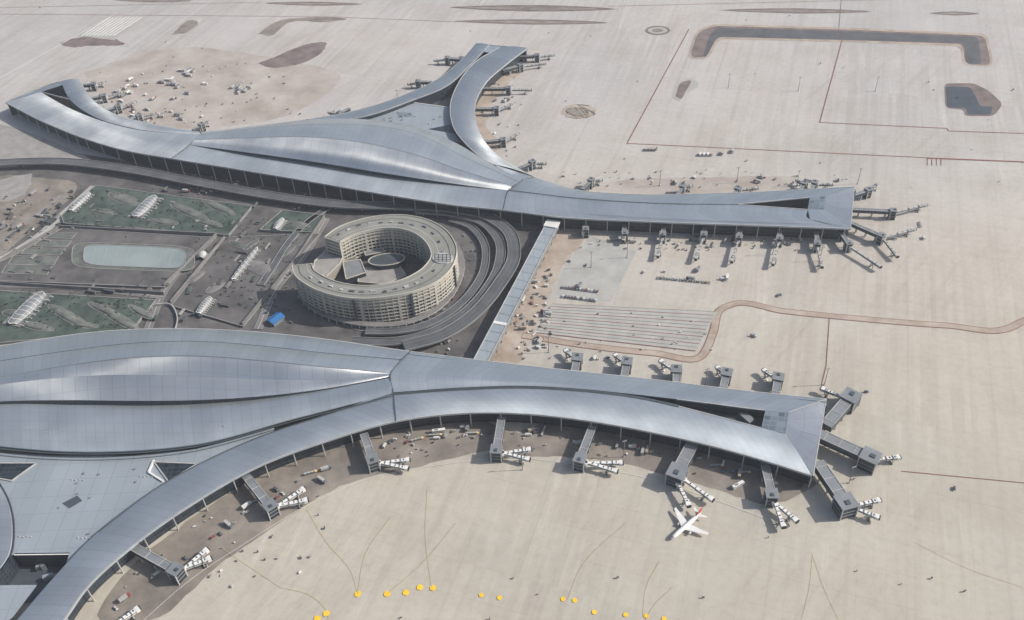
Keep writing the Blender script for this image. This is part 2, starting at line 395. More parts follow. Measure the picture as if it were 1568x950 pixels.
for p in [[(430,900),(480,915),(500,935),(505,970)],[(655,750),(652,820),(660,890),(662,905)],[(470,780),(500,830),(540,880),(548,910)],[(1010,860),(990,900),(985,945)],[(1030,900),(1000,930),(985,960)],[(1245,850),(1240,900),(1225,960)],[(1245,850),(1262,900),(1290,960)],[(340,840),(430,900)],[(548,910),(560,850),(600,790)],[(1400,830),(1480,870),(1568,900)],[(593,910),(640,870),(700,800)],[(870,918),(890,870),(960,800)]]:
    z=nl(); ribbon(mb,p,0.30,'yline',z,30)
mb.obj("taxi_lead_in_lines")
mb=MB(); z=nl(); ribbon(mb,[(210,960),(290,890),(380,830),(470,775),(560,735),(680,712),(780,702),(900,715),(1000,735),(1100,768),(1200,805)],0.4,'wline',z,100)
mb.obj("service_road_edge_line")
# ---------------------------------------------------------------- far terminal wing
T1=empty("terminal_building"); r=MB()
s1=[(262,243,24),(330,254,24),(450,274,24),(600,300,24),(700,315,23),(770,322,22)]
s1b=[(290,222,29),(360,233,31),(480,252,32),(610,273,31),(700,284,29),(779,292,26)]
s2a=[(290,222,29.2),(360,231.3,34),(480,248,37),(610,269,36),(700,282.3,31),(779,292,26)]
crest=[(297,214,33),(380,211,44),(480,210,52.5),(560,219,53.5),(640,238,48.5),(710,262,38),(785,285,29)]
s2c=[(305,207,30),(400,196,41),(480,191,48),(560,192,49),(640,206,45),(710,240,37),(795,279,28)]
s3=[(310,203,25),(400,192,26),(480,183,27),(560,183,28),(640,196,29),(700,220,29),(745,247,28),(800,275,27)]
loft(r,[s1,s1b],'roof',70,8,0.6)
R_=[WL(s1b,70),WL(s2a,70)]; r.grid(R_,'dglass',False)
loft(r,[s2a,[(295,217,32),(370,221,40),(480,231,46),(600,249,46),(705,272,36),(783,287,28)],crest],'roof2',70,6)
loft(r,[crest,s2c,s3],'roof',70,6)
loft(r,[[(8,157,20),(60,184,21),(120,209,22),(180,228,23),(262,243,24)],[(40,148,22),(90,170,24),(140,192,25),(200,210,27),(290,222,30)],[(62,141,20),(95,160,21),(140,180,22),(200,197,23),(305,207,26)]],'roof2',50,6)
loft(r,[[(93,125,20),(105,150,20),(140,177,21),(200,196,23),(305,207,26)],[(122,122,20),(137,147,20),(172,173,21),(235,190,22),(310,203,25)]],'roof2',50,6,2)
loft(r,[[(8,157,20),(93,125,20)],[(30,152,20.4),(97,130,20.4)]],'roof',8)
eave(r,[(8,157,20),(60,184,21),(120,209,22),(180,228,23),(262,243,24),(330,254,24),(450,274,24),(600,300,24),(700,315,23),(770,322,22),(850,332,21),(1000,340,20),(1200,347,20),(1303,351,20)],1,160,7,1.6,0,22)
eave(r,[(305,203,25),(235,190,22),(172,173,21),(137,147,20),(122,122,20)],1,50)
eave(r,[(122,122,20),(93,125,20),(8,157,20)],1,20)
eave(r,[(105,152,20),(62,141,20)],-1,6,1.0)
loft(r,[[(770,322,22),(850,332,21),(1000,340,20),(1130,344,20),(1303,351,20)],[(774,306,24),(860,316,23.5),(1000,326,22.3),(1130,330,22),(1240,336,21.5)],[(778,291,26),(880,303,25),(1000,311,24),(1130,314,23),(1237,321,22)]],'roof',70,5)
loft(r,[[(779,291,26),(880,303,25.1),(1000,311,24.1),(1130,313,23),(1240,303,22)],[(800,275,26.5),(880,297,24),(1000,304,22.5),(1130,301,22),(1255,296,21)],[(820,272,22),(880,290,21),(960,297,20),(1100,296,20),(1309,286,20)]],'roof',70,5)
loft(r,[[(755,250,28),(779,270,28),(800,276,27)],[(775,247,22),(798,260,22),(820,272,22)]],'roof',10,4,1)
loft(r,[[(1240,303,22),(1264,300,22)],[(1237,321,22),(1262,321,22)]],'pglass',4)
loft(r,[[(1240,303,22),(1264,300,22)],[(1255,292,21.2),(1309,286,20)]],'roof',4)
loft(r,[[(1264,300,22),(1262,321,22)],[(1309,286,20),(1303,351,20)]],'roof2',4)
loft(r,[[(1237,321,22),(1262,321,22)],[(1240,336,21.5),(1303,351,20)]],'roof2',4)
eave(r,[(1303,351,20),(1309,286,20)],1,10,7)
eave(r,[(1130,313,23),(1238,321,22)],-1,10,0.5,1,10); eave(r,[(1130,313,23),(1240,303,22)],1,10,0.5,1,10)
nb_o=[(808,74,20),(775,99,20),(742,130,20),(728,160,21),(730,190,21),(745,220,22),(775,247,22),(820,272,22)]
nb_i=[(765,73,21),(725,98,22),(702,128,23),(690,162,24),(695,195,25),(715,222,26),(735,240,27),(755,252,28)]
loft(r,[nb_i,nb_o],'roof2',60,6,2.5)
eave(r,[(1309,286,20),(1100,296,20),(960,297,20),(880,290,21),(820,272,22),(775,247,22),(745,220,22),(730,190,21),(728,160,21),(742,130,20),(775,99,20),(808,74,20)],1,120,6)
eave(r,[(808,74,20),(728,67,20)],1,10)
nl_o=[(470,183,25),(550,168,23),(620,145,22),(675,118,21),(710,88,20),(728,67,20)]
nl_i=[(484,189,27),(560,178,24),(625,156,23),(690,128,22),(722,98,21),(750,69,20)]
loft(r,[nl_o,nl_i],'roof',50,5,1.5)
eave(r,[(728,67,20),(710,88,20),(675,118,21),(620,145,22),(550,168,23),(470,183,25),(400,192,26),(310,203,25)],1,80)
eave(r,nl_i,1,40,0.5,1,4,0); eave(r,nb_i,-1,40,0.5,1,4,0)
loft(r,[[(728,67,19.8),(808,74,19.8)],[(742,80,20.6),(790,84,20.6)]],'roof',6)
dk=MB(); dk.face([W(x,y,17) for x,y in [(556,172),(613,155),(694,166),(697,195),(712,222),(660,205),(600,194),(540,190)]],'deck')
dk.face([W(x,y,17.1) for x,y in [(655,198),(690,191),(697,205)]],'dglass'); dk.face([W(x,y,17.1) for x,y in [(528,184),(552,172),(562,185)]],'dglass')  # dark triangles on the deck imitate the shade of open holes
dk.face([W(x,y,17.12) for x,y in [(606,172),(628,173),(632,178),(612,180)]],'pglass')
p=[W(613,155,17),W(694,166,17)]; dk.grid([p,az(p,4)],'glass',False)
dk.grid([dz(off(p,-0.6),0.8),dz(off(p,0.6),0.8)],'white',False); dk.grid([dz(off(p,-0.6),0.8),off(p,-0.6)],'white',False)
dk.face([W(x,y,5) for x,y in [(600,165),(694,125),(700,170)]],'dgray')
for i in range(12): 
    q=W(U(570,680),U(174,190),17); dk.box((q.x,q.y,17),U(1.5,3),U(1.5,2.5),U(0.8,1.5),'offw' if R()<.3 else 'gray',GA)
gm=MB()
ribbon(gm,[(305,207,30.4),(290,222,30.4),(262,243,24.4)],1.0,'gut',None,20)
ribbon(gm,[(800,275,27.4),(779,291,27.0),(770,321,22.6)],1.0,'gut',None,20)
ribbon(gm,[(p[0],p[1],p[2]+0.3) for p in crest],0.5,'gray',None,60)
ribbon(gm,[(p[0],p[1],p[2]+0.3) for p in s2c],0.8,'gray',None,60)
ribbon(gm,[(778,291,26.5),(880,303,25.6),(1000,311,24.4),(1130,313.5,23.3)],1.0,'gut',None,60)
ribbon(gm,[(900,327,23),(1000,334,21.8),(1120,339,21.3),(1290,345,20.6)],0.6,'gray',None,60)
for bx,by,zz in [(520,196,49),(615,207,48)]:
    for i in range(4):
        q=W(bx+i*6,by+i,zz); gm.cyl((q.x,q.y,zz-1.5),0.6,2.4,'offw',8)
r.obj("roof_and_walls",T1); dk.obj("deck",T1); gm.obj("gutters",T1)
# ---------------------------------------------------------------- near terminal wing
T2=empty("terminal_building"); r=MB()
e0=[(-80,545,25),(0,530,25),(60,520,25),(150,508,25),(260,503,25),(360,506,25),(480,517,25),(628,538,24)]
b1=[(-80,566,35),(0,553,36),(100,538,38),(200,526,39),(300,523,39),(400,530,37),(500,541,33),(615,551,27.5)]
ra=[(-80,590,43),(0,578,45),(100,560,47.5),(200,548,50),(300,545,51),(400,552,48),(500,562,41),(597,571,29)]
rb=[(-80,602,43.5),(0,589,45.5),(100,578,45),(210,574,41.5),(300,577,38.5),(400,581,36),(500,582,33),(597,573.5,28.5)]
rc=[(-80,622,34),(0,615,34),(100,613,35.5),(210,614,38),(300,613,37.5),(400,607,35.3),(500,595,31.5),(597,577,28)]
rd=[(-80,627,31),(0,619.5,31),(130,620.5,31.5),(250,620.5,32),(385,613,31.5),(500,597,30),(597,579,28)]
re_=[(-80,672,27),(0,683,27),(80,690,27),(200,690,27),(300,680,27),(450,641,27),(602,602,27)]
loft(r,[e0,b1],'roof',80,6,1.0); loft(r,[b1,ra],'roof',80,6,1.0)
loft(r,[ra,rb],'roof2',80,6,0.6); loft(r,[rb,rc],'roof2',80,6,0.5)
r.grid([WL(rc,80),WL(rd,80)],'dglass',False)
loft(r,[rd,re_],'roof',80,8,1.5)
bo=[(60,990,20),(98,950,20),(130,905,20),(200,840,20),(300,769,20),(400,713,20),(500,676,20),(605,646,20),(700,634,20),(800,634,20),(900,645,20),(1000,663,20),(1080,681,20),(1180,709,20),(1243,729,20)]
bi=[(-10,990,25),(30,945,25),(80,887,25),(150,815,25),(240,747,25),(310,708,25),(400,668,25),(500,635,25.5),(602,603,26),(700,596,26),(800,593,25.5),(880,597,25),(980,609,24.5),(1040,622,24),(1165,655,23),(1202,665,23)]
loft(r,[bi,bo],'roof',150,8,1.6)
ue=[(628,538,24),(740,552,22),(880,568,21),(1000,581,20),(1130,597,20),(1266,611,20)]
um=[(598,572,29),(720,576,28),(880,586,26),(1000,597,24.5),(1130,612,23.5),(1236,621,21.5)]
ul_=[(602,601,27.5),(700,594,27.2),(800,591,26.7),(880,595,26),(980,605,25.2),(1040,612,24.5),(1170,629,23),(1207,632,23)]
loft(r,[ue,um,ul_],'roof',110,6)
r.grid([WL(ul_,110),[p-Vector((0,0,2.5)) for p in WL(ul_,110)]],'gut')
loft(r,[[(1207,632,23),(1202,665,23)],[(1266,611,20),(1246,730,20)]],'roof2',6)
loft(r,[[(1172,628,22.9),(1207,632,22.9)],[(1166,655,22.9),(1202,665,22.9)]],'pglass',4)
eave(r,[(1246,730,20),(1266,611,20)],1,16,7)
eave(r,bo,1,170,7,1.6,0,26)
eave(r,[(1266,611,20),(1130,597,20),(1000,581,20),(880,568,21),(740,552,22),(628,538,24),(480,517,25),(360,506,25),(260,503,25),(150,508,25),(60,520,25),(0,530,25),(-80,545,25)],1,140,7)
eave(r,[(1036,612,24.2),(1170,629,23)],1,10,0.5,1,12); eave(r,[(1040,622,24),(1165,655,23)],-1,10,0.5,1,12)
r.grid([[W(1170,629,23),W(1165,655,23)],[W(1170,629,12),W(1165,655,12)]],'glass',False)
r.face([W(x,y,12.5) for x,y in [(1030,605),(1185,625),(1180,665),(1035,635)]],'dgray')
c=W(1143,642,13); r.box((c.x,c.y,12.6),14,7,4,'gray',GA-1.4,'gray')
p=WL(re_,100); r.grid([p,dz(p,-1.2)],'fascia'); q=off(p,4); r.grid([dz(p,-1.2),az(q,18)],'gut')
p=WL(bi[:9],60); r.grid([p,az(p,4)],'gray',False)
lo=[(-90,700,22),(-10,732,22),(10,765,22),(18,810,22),(12,850,22),(-10,880,22),(-90,930,22)]
loft(r,[lo,[(-200,700,24),(-100,740,25),(-70,770,25),(-62,810,25),(-68,850,25),(-100,880,25),(-200,930,24)]],'roof',40,5,2)
p=WL(lo,60); r.grid([p,dz(p,-1.5)],'fascia'); r.grid([dz(off(p,1.5),-1.5),az(off(p,1.5),0)],'glass',False)
dk=MB()
dk.face([W(x,y,19) for x,y in [(-60,690),(80,698),(200,698),(300,688),(420,655),(420,664),(310,712),(240,752),(150,822),(100,868),(106,848),(22,849),(0,860),(-60,870)]],'deck')
p=[W(106,848,19),W(22,849,19)]; dk.grid([p,az(p,0)],'glass',False); dk.grid([off(p,-1),off(p,1)],'white',False)
dk.face([W(x,y,19) for x,y in [(-60,897),(57,896),(20,945),(-60,1010)]],'deck')
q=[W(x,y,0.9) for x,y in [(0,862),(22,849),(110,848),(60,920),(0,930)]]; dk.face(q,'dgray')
for i in range(7): 
    q=W(U(25,85),U(862,888),1); dk.box((q.x,q.y,1),U(3,9),U(2,4),U(2,6),random.choice(['gray','dgray','deck']),GA)
def opening(pts,z):
    q=[W(x,y,z+0.15) for x,y in pts]; dk.face(q,'dglass')  # flat dark sheet painted in for the shaded depth of a hole
    for a,b in zip(q,q[1:]+q[:1]): dk.beam(a,b,1.1,0.9,'offw')
opening([(-20,710),(56,710),(18,737),(-20,730)],19); opening([(236,708),(302,711),(258,738)],19); 
dk.face([W(x,y,19.12) for x,y in [(95,771),(118,759),(126,767),(106,779)]],'dgray')
a,b,c=W(236,706,19),W(228,724,19),W(250,738,19); dk.beam(a,b,1.6,1.6,'white'); dk.beam(b,c,1.6,1.6,'white')
for bx,by in [(70,662),(255,660),(325,652),(35,655),(215,730),(110,735),(30,822),(120,824)]:
    for i in range(4): 
        zz=29.5 if by<670 else 19; q=W(bx+i*6,by+(i%2),zz); dk.cyl((q.x,q.y,zz-1),0.5,2.0,'offw',8)
for i in range(14):
    q=W(U(60,220),U(715,830),19)
    dk.box((q.x,q.y,19),U(1.0,2.2),U(1,2),U(0.5,1.2),'gray',GA)
gm=MB()
def up(l,d): return [(p[0],p[1],p[2]+d) for p in l]
ribbon(gm,up(ra,0.3),0.6,'gray',None,80); ribbon(gm,up(b1,0.3),0.9,'gut',None,80)
ribbon(gm,[(p[0],p[1]+4,p[2]-0.2) for p in re_],1.2,'gut',None,80)
ribbon(gm,[(628,538,24.6),(612,552,28.1),(598,572,29.4),(602,602,27.9)],1.2,'gut',None,24)
ribbon(gm,[(602,603,26.4),(604,622,25.6),(606,645,20.7)],1.2,'gut',None,16)
ribbon(gm,up([(150,815,25),(240,747,25),(310,708,25),(400,668,25),(500,635,25.5),(602,603,26)],0.5),1.0,'gut',None,60)
ribbon(gm,up(bi[8:14],0.6),2.6,'gut',None,80)
ribbon(gm,[(p[0],p[1]+5,p[2]+0.9) for p in ue],0.7,'gut',None,80)
ribbon(gm,[(p[0],p[1]+4,p[2]+1.1) for p in e0],0.7,'gut',None,80)
ribbon(gm,[(1207,632,23.3),(1266,611,20.4)],0.8,'offw',None,4); ribbon(gm,[(1202,665,23.3),(1243,728,20.4)],0.8,'offw',None,4)
r.obj("roof_and_walls",T2); dk.obj("deck",T2); gm.obj("gutters",T2)
# ---------------------------------------------------------------- connector corridor
mb=MB(); a0,a1=W(848,338,14),W(736,552,14); a0=az([a0],7)[0]; a1=az([a1],7)[0]
mb.beam(a0,a1,15,6.5,'gray','deck'); L=(a1-a0).length; d=(a1-a0).normalized(); n=Vector((-d.y,d.x,0))
for s_ in(-1,1): mb.beam(a0+n*s_*7.3+Vector((0,0,6.5)),a1+n*s_*7.3+Vector((0,0,6.5)),0.6,0.7,'offw')
k=int(L/14)
for i in range(k+1):
    c=a0+d*L*i/k
    for s_ in(-1,1): mb.box((c.x+n.x*s_*6,c.y+n.y*s_*6,0),1,1,7,'offw')
    mb.beam(c+n*7.6+Vector((0,0,0.5)),c-n*7.6+Vector((0,0,0.5)),0.5,6,'dgray')
mb.beam(a0+Vector((0,0,6.6)),a0+d*14+Vector((0,0,6.6)),17,1.2,'white')
mb.beam(a0+d*(L-60)+Vector((0,0,6.6))-n*0,a0+d*(L-56)+Vector((0,0,6.6)),15,0.6,'white')
mb.obj("connecting_corridor")
# ---------------------------------------------------------------- roads
def viaduct(name,pts,w,z,n=90,mat='asph'):
    mb=MB(); p=az(WL(pts,n),z)
    mb.grid([off(p,-w/2),off(p,w/2)],mat,False)
    for s_ in(-1,1):
        q=off(p,s_*w/2); q2=off(p,s_*(w/2-0.35))
        mb.grid([dz(q,-1.3),dz(q,1.0)],'gray',False); mb.grid([dz(q,1.0),dz(q2,1.0)],'gg',False); mb.grid([dz(q2,1.0),q2],'gray',False)
        mb.grid([dz(off(p,s_*w*0.17-0.1),0.02),dz(off(p,s_*w*0.17+0.1),0.02)],'gray',False)
    mb.grid([dz(off(p,-w/2),-1.3),dz(off(p,w/2),-1.3)],'gray',False)
    for i in range(2,n,5):
        c=p[i]; mb.cyl((c.x,c.y,0),1.0,z-1.3,'gray',8)
    mb.obj(name)
viaduct("elevated_road",[(-60,262),(0,258),(100,256),(200,268),(300,287),(420,309),(520,322),(620,325),(700,330),(750,342),(783,370),(788,400),(765,445),(725,492),(680,522),(620,540)],15,9,140)
viaduct("elevated_road",[(640,330),(700,336),(745,352),(766,380),(764,415),(742,455),(705,492),(660,517),(610,530),(540,530)],11,7,110)
viaduct("ramp_road",[(690,340),(722,352),(742,378),(742,415),(722,452),(690,482),(650,503),(600,512),(560,512)],9,4,90)
viaduct("ramp_road",[(505,320),(470,345),(440,378),(420,410),(400,440)],8,3,40)
mb=MB()
for p,w_ in [([(-40,425),(0,400),(60,362),(105,322),(145,286)],12),([(-40,395),(0,372),(50,335),(95,300)],6),([(395,505),(425,440),(460,400),(500,335)],9),([(330,360),(250,450),(225,510)],9),([(-40,437),(100,440),(250,455)],8),([(90,340),(200,345),(335,352)],6),([(500,480),(540,500),(600,508)],8)]:
    z=nl(); ribbon(mb,p,w_,'asphl' if w_<12 else 'gg',z,40); z=nl()
    ribbon(mb,p,0.4,'wline',z,40)
    for s_ in (-1,1):
        q=off(az(WL(p,40),z),s_*w_/2); mb.grid([dz(off(q,-0.3),0.14),dz(off(q,0.3),0.14)],'pavel',False); mb.grid([dz(off(q,-0.3),0.14),off(q,-0.3)],'pavel',False)
mb.obj("access_road")
# ---------------------------------------------------------------- garden / station roof park
def raised(name,pts,mat,h,wall='gray',smooth=True,parent=None,cap=True):
    if smooth: pts=cr(list(pts)+[pts[0]],len(pts)*7)[:-1]
    p=[W(x,y,h) for x,y in pts]
    mb=MB(); mb.face(p,mat); q=p+[p[0]]; mb.grid([q,az(q,0)],wall,False)
    if cap: 
        for a,b in zip(p,p[1:]+p[:1]): mb.beam(a,b,0.8,0.5,'pavel')
    return mb.obj(name,parent)
raised("green_roof",[(146,284),(386,316),(350,360),(98,342),(94,330)],'green',3,smooth=False)
raised("green_roof",[(-60,442),(238,460),(200,508),(-60,530)],'green',3,smooth=False)
raised("green_roof",[(432,322),(497,330),(478,356),(398,352)],'green',3,smooth=False)
raised("plaza_terrace",[(95,350),(326,364),(300,390),(252,440),(-60,428),(20,392)],'pave',2.5,smooth=False)
raised("plaza_terrace",[(345,364),(490,358),(455,398),(372,500),(262,468)],'pave',2,smooth=False)
mb=MB()
def zpatch(pts,mat,z,sm=True):
    if sm: pts=cr(list(pts)+[pts[0]],len(pts)*6)[:-1]
    q=[W(x,y,z) for x,y in pts]; mb.face(q,mat)
    return q
def rim(q,z,w_=0.9,mat='pavel'):
    for a,b in zip(q,q[1:]+q[:1]): mb.beam(a,b,w_,0.4,mat)
q=zpatch(ell(204,394,94,20,0.04,40,0,5),'moss',2.6,False); rim(q,0,0.8,'pavel')
q=zpatch(ell(206,393,78,16,0.04,40,0,5),'water',2.75,False); rim(q,0,0.9,'pavel')
for i in range(1,9):
    a,b=W(130+i*17,380,2.8),W(122+i*17,407,2.8); mb.beam(a,b,0.35,0.15,'gg')
for (x0,y0,x1,y1) in [(20,396,90,404),(40,384,100,388),(60,372,110,376),(10,410,80,418),(70,360,118,363)]:
    q=zpatch([(x0,y0-4),(x1,y0-3),(x1-8,y1+3),(x0-8,y1+1)],'moss',2.65,False); rim(q,0,0.7,'pavel')
mb.obj("pool_basin")
mb=MB()
def hump(cx,cy,rx,ry,a,z0,h,mat,rings=4):
    prev=[W(x,y,z0) for x,y in ell(cx,cy,rx,ry,a,24,0.03)]
    for i in range(1,rings+1):
        t=i/rings; cur=[W(x,y,z0+h*math.sin(t*1.57)) for x,y in ell(cx,cy,rx*(1-t)**0.8,ry*(1-t)**0.8,a,24)]
        mb.grid([prev+[prev[0]],cur+[cur[0]]],mat,True); prev=cur
    q=[W(x,y,z0+0.05) for x,y in ell(cx,cy,rx*1.06,ry*1.08,a,24)]
    for A,B in zip(q,q[1:]+q[:1]): mb.beam(A,B,0.6,0.3,'pavel')
for h in [(190,305,24,7,.3),(290,325,30,6,.4),(335,318,26,5,.4),(250,340,22,4,.1),(105,485,34,7,.5),(160,475,26,5,.4),(185,490,30,7,.5),(215,478,20,5,.5),(55,500,26,5,.2),(130,498,20,4,.1),(20,480,16,5,0),(320,342,20,4,.2),(160,325,18,4,.1)]:
    hump(*h,3,2.0,'moss')
for h in [(400,410,24,10,.3),(455,345,18,5,.1),(365,375,14,4,.3),(440,385,14,4,-.6),(300,425,16,4,-.6),(330,440,16,5,-.5),(385,375,14,3,-.6)]:
    hump(*h,3.05 if h[1]<350 else 2.3,1.2,'moss' if h[2]%4 else 'asphl')
mb.obj("planting_mounds")
# planted shrubs: one mass of small irregular leaf clumps
mb=MB()
for i in range(420):
    if i%3==0: x,y=U(110,380),U(292,352)
    elif i%3==1: x,y=U(-10,230),U(446,505)
    else: x,y=U(300,470),U(335,480)
    if x<385 and y<365 and (y<284+(x-146)*0.133+2): continue
    if y>440 and x<240 and y>505-(x-200)*0.0: continue
    if x>500-(y-330)*0.75: continue
    c=W(x,y,3.0 if y<362 or x<240 else 2.0)
    for j in range(6):
        o_=c+Vector((U(-1.3,1.3),U(-1.3,1.3),U(0,1.8))); s_=U(.5,1.1); n1=Vector((U(-1,1),U(-1,1),U(-.3,1))).normalized(); t1=n1.orthogonal().normalized(); t2=n1.cross(t1)
        mb.face([o_+t1*s_,o_+t2*s_*U(.6,1),o_-t1*s_*U(.6,1),o_-t2*s_],'shrub')
mb.obj("shrubs")
def canopy(cx,cy,L,Wd,ang,z0=3,bays=9):
    mb=MB(); c=W(cx,cy,z0); e=Vector((math.cos(ang),math.sin(ang),0)); n=Vector((-e.y,e.x,0))
    mb.beam(c-e*L/2,c+e*L/2,Wd*1.25,0.8,'asphl')
    rows=[]
    for j in range(7):
        t=-1+2*j/6; rows.append([c+e*(L*(i/16-0.5))*(1-0.12*abs(t))+n*(Wd/2*t*math.sin(math.pi*(0.25+0.5*i/16)))+Vector((0,0,1+4.0*(1-t*t)**0.5*math.sin(math.pi*(0.18+0.64*i/16)))) for i in range(17)])
    mb.grid(rows,'gray',True)
    for i in range(0,17,2):
        for j in range(6): mb.tube(rows[j][i]+Vector((0,0,.15)),rows[j+1][i]+Vector((0,0,.15)),0.45,0.45,'white',5)
    for j in (1,5):
        for i in range(16): mb.tube(rows[j][i]+Vector((0,0,.2)),rows[j][i+1]+Vector((0,0,.2)),0.3,0.3,'offw',5)
    for s_ in(-1,1):
        for i in range(bays):
            q=c+e*(L*((i+.5)/bays-0.5))+n*s_*Wd*0.5; mb.beam(q,q+n*s_*Wd*(0.35 if s_<0 else .12),1.2,1.0,'offw')
    mb.obj("skylight_canopy")
ga=math.atan2((W(240,300)-W(205,335)).y,(W(240,300)-W(205,335)).x)
canopy(222,318,48,16,ga); canopy(123,311,42,9,ga); canopy(42,474,56,18,ga); canopy(376,406,62,6,ga,2.5); canopy(427,345,22,8,ga,3.1); canopy(313,470,28,9,ga,2.5); canopy(310,392,10,8,ga,2.5)
mb=MB()
for i in range(190):
    x,y=U(0,470),U(290,500)
    if 100<x<310 and 370<y<420: continue
    if x>500-(y-330)*0.75: continue
    c=W(x,y,0); k=random.choice(['moss','asphl','pave','pavel','green','asph','dgray']); mb.box((c.x,c.y,2.0 if R()<.8 else 0),U(2,13),U(1,4),U(1.4,2.6),k,random.choice([ga,ga+1.57,ga+U(-.4,.4)]))
mb.obj("garden_planters")
mb=MB()
for p in [[(92,350),(332,362)],[(90,352),(20,392),(-40,427)],[(332,362),(252,440)],[(0,436),(252,452)],[(345,366),(262,466)],[(372,500),(455,398),(497,335)]]:
    q=[W(*a,0) for a in p]
    for a,b in zip(q[:-1],q[1:]): mb.beam(a,b,1.2,5,'asphl')
mb.obj("retaining_wall")
p=WL([(238,470),(262,470),(272,490),(268,510)],16); mb=MB(); q=az(p,3.5); mb.grid([q,az(p,0)],'offw',False); mb.grid([q,off(q,1.2)],'offw',False); mb.obj("ramp_wall")
mb=MB(); c=W(423,492,0); e=Vector((math.cos(.9),math.sin(.9),0)); n=Vector((-e.y,e.x,0))
mb.beam(c-e*8,c+e*8,12,4,'gray'); A=[c-e*8.5-n*6.5,c+e*8.5-n*6.5]; B=[c-e*8.5,c+e*8.5]; C=[c-e*8.5+n*6.5,c+e*8.5+n*6.5]
mb.grid([az(A,4.1),az(B,6.5),az(C,4.1)],'blue',False); mb.obj("blue_roofed_shed")
# ---------------------------------------------------------------- hotel
HT=empty("hotel_building"); mb=MB(); HZ=36
ho=[(497,363),(515,350),(550,337),(590,330),(630,331),(665,341),(690,360),(700,382),(695,405),(675,428),(640,445),(595,455),(545,458),(500,450),(468,436),(450,420),(447,407)]
hi=[(521,371),(538,362),(560,355),(590,350),(618,352),(640,361),(655,376),(660,392),(650,408),(630,422),(600,433),(565,438),(535,436),(508,429),(490,420),(480,412),(478,404)]
N=110
po=WL(ho,N,HZ); pi=WL(hi,N,HZ)
mb.grid([po,pi],'hroof',False)
mp=[(a+b)/2 for a,b in zip(po,pi)]
def wallring(p,side,zs=0,n_=8):
    base=az(off(p,side*0.9),zs); mb.grid([dz(base,HZ-zs-0.2),base],'hwin',False)
    st=(HZ-zs)/n_
    for i in range(1,n_+1):
        z=zs+st*i; h=1.3 if i<n_ else 2.4
        o_=p; mb.grid([az(o_,z+(1.0 if i==n_ else 0)),az(o_,z-h)],'cream',False)
        ins=off(p,side*1.2); mb.grid([az(o_,z-h),az(ins,z-h)],'cream',False)
        if i<n_: mb.grid([az(o_,z),az(ins,z)],'cream',False)
        else: mb.grid([az(o_,z+1.0),az(off(p,side*0.8),z+1.0)],'cream',False); mb.grid([az(off(p,side*0.8),z+1),az(off(p,side*0.8),z)],'cream',False)
    for i in range(0,len(p),2):
        a=p[i]; q=off(p,side*1.0)[i]
        wd=0.8 if i%12 else 2.8
        mb.beam(Vector((a.x,a.y,zs)),Vector((q.x,q.y,zs)),wd,HZ-zs-0.3,'cream')
wallring(po,-1 if (po[1]-po[0]).cross(mp[0]-po[0]).z<0 else 1)
wallring(pi,-1 if (pi[1]-pi[0]).cross(mp[0]-pi[0]).z<0 else 1)
for k in (0,-1):
    e_=[po[k],pi[k]]; e2=[e_[0].lerp(e_[1],i/8) for i in range(9)]
    mb.grid([e2,az(e2,0)],'hwin',False)
    for i in range(1,9):
        z=HZ/8*i; A=e_[0].lerp(e_[1],0.0); B=e_[1]; mb.beam(Vector((A.x,A.y,z-1.5)),Vector((B.x,B.y,z-1.5)),1.6,1.5,'cream')
for i in (14,52,68,86):
    a=po[i]; d_=(po[i+1]-po[i-1]).normalized(); mb.box((a.x,a.y,0),2.4,3.0,HZ-1,'dgray',math.atan2(d_.y,d_.x))
mb.obj("ring_block",HT)
mb=MB()
for f_,w_,mt in ((0.3,0.8,'dgray'),(0.72,0.8,'offw')):
    q=[a.lerp(b,f_)+Vector((0,0,.15)) for a,b in zip(po,pi)]; mb.grid([off(q,-w_/2),off(q,w_/2)],mt,False)
for i in range(3,N-3,4):
    q=po[i].lerp(pi[i],0.5+U(-.1,.1)); d_=(po[i+1]-po[i-1]).normalized()
    mb.box((q.x,q.y,HZ),U(2,6),U(1.5,3),U(0.8,1.8),random.choice(['gray','offw','dgray']),math.atan2(d_.y,d_.x))
q=[W(x,y,HZ+1.2) for x,y in ell(678,395,16,8,0,24)]; mb.face(q,'offw'); mb.grid([q+[q[0]],az(q+[q[0]],HZ)],'white',False)
for i in range(-2,3):
    a,b=W(678+i*6,389,HZ+1.3),W(678+i*6,401,HZ+1.3); mb.beam(a,b,0.6,0.3,'dgray'); a,b=W(666,395+i*2.6,HZ+1.3),W(690,395+i*2.6,HZ+1.3); mb.beam(a,b,0.5,0.35,'dgray')
mb.obj("roof_plant",HT)
mb=MB()
def blk(pts,z,top,wall='hwin',z0=0):
    p=[W(x,y,z) for x,y in pts]; mb.face(p,top); q=p+[p[0]]; mb.grid([q,az(q,z0)],wall,False)
    for a,b in zip(p,p[1:]+p[:1]): mb.beam(a,b,0.9,0.9,'cream')
blk([(482,400),(500,384),(528,388),(520,404),(500,424),(478,418)],14,'pavel')
blk([(500,378),(540,372),(545,392),(520,402),(500,396)],9,'cream')
blk([(525,402),(552,398),(560,418),(530,428)],10,'gray','glass')
blk([(552,412),(612,408),(622,422),(590,436),(548,432)],5,'pavel')
blk(ell(592,398,28,9,-0.1,20),11,'dgray','glass')
blk([(556,380),(582,376),(590,386),(560,392)],8,'gray','glass')
mb.obj("atrium_podium",HT)
mb=MB()
q=WL([(455,452),(480,476),(520,492),(570,500),(630,494),(675,472),(702,440),(712,400),(700,370)],60,6); q=az(q,6)
mb.grid([q,off(q,7)],'asphl',False); mb.grid([q,az(q,4.8)],'offw',False)
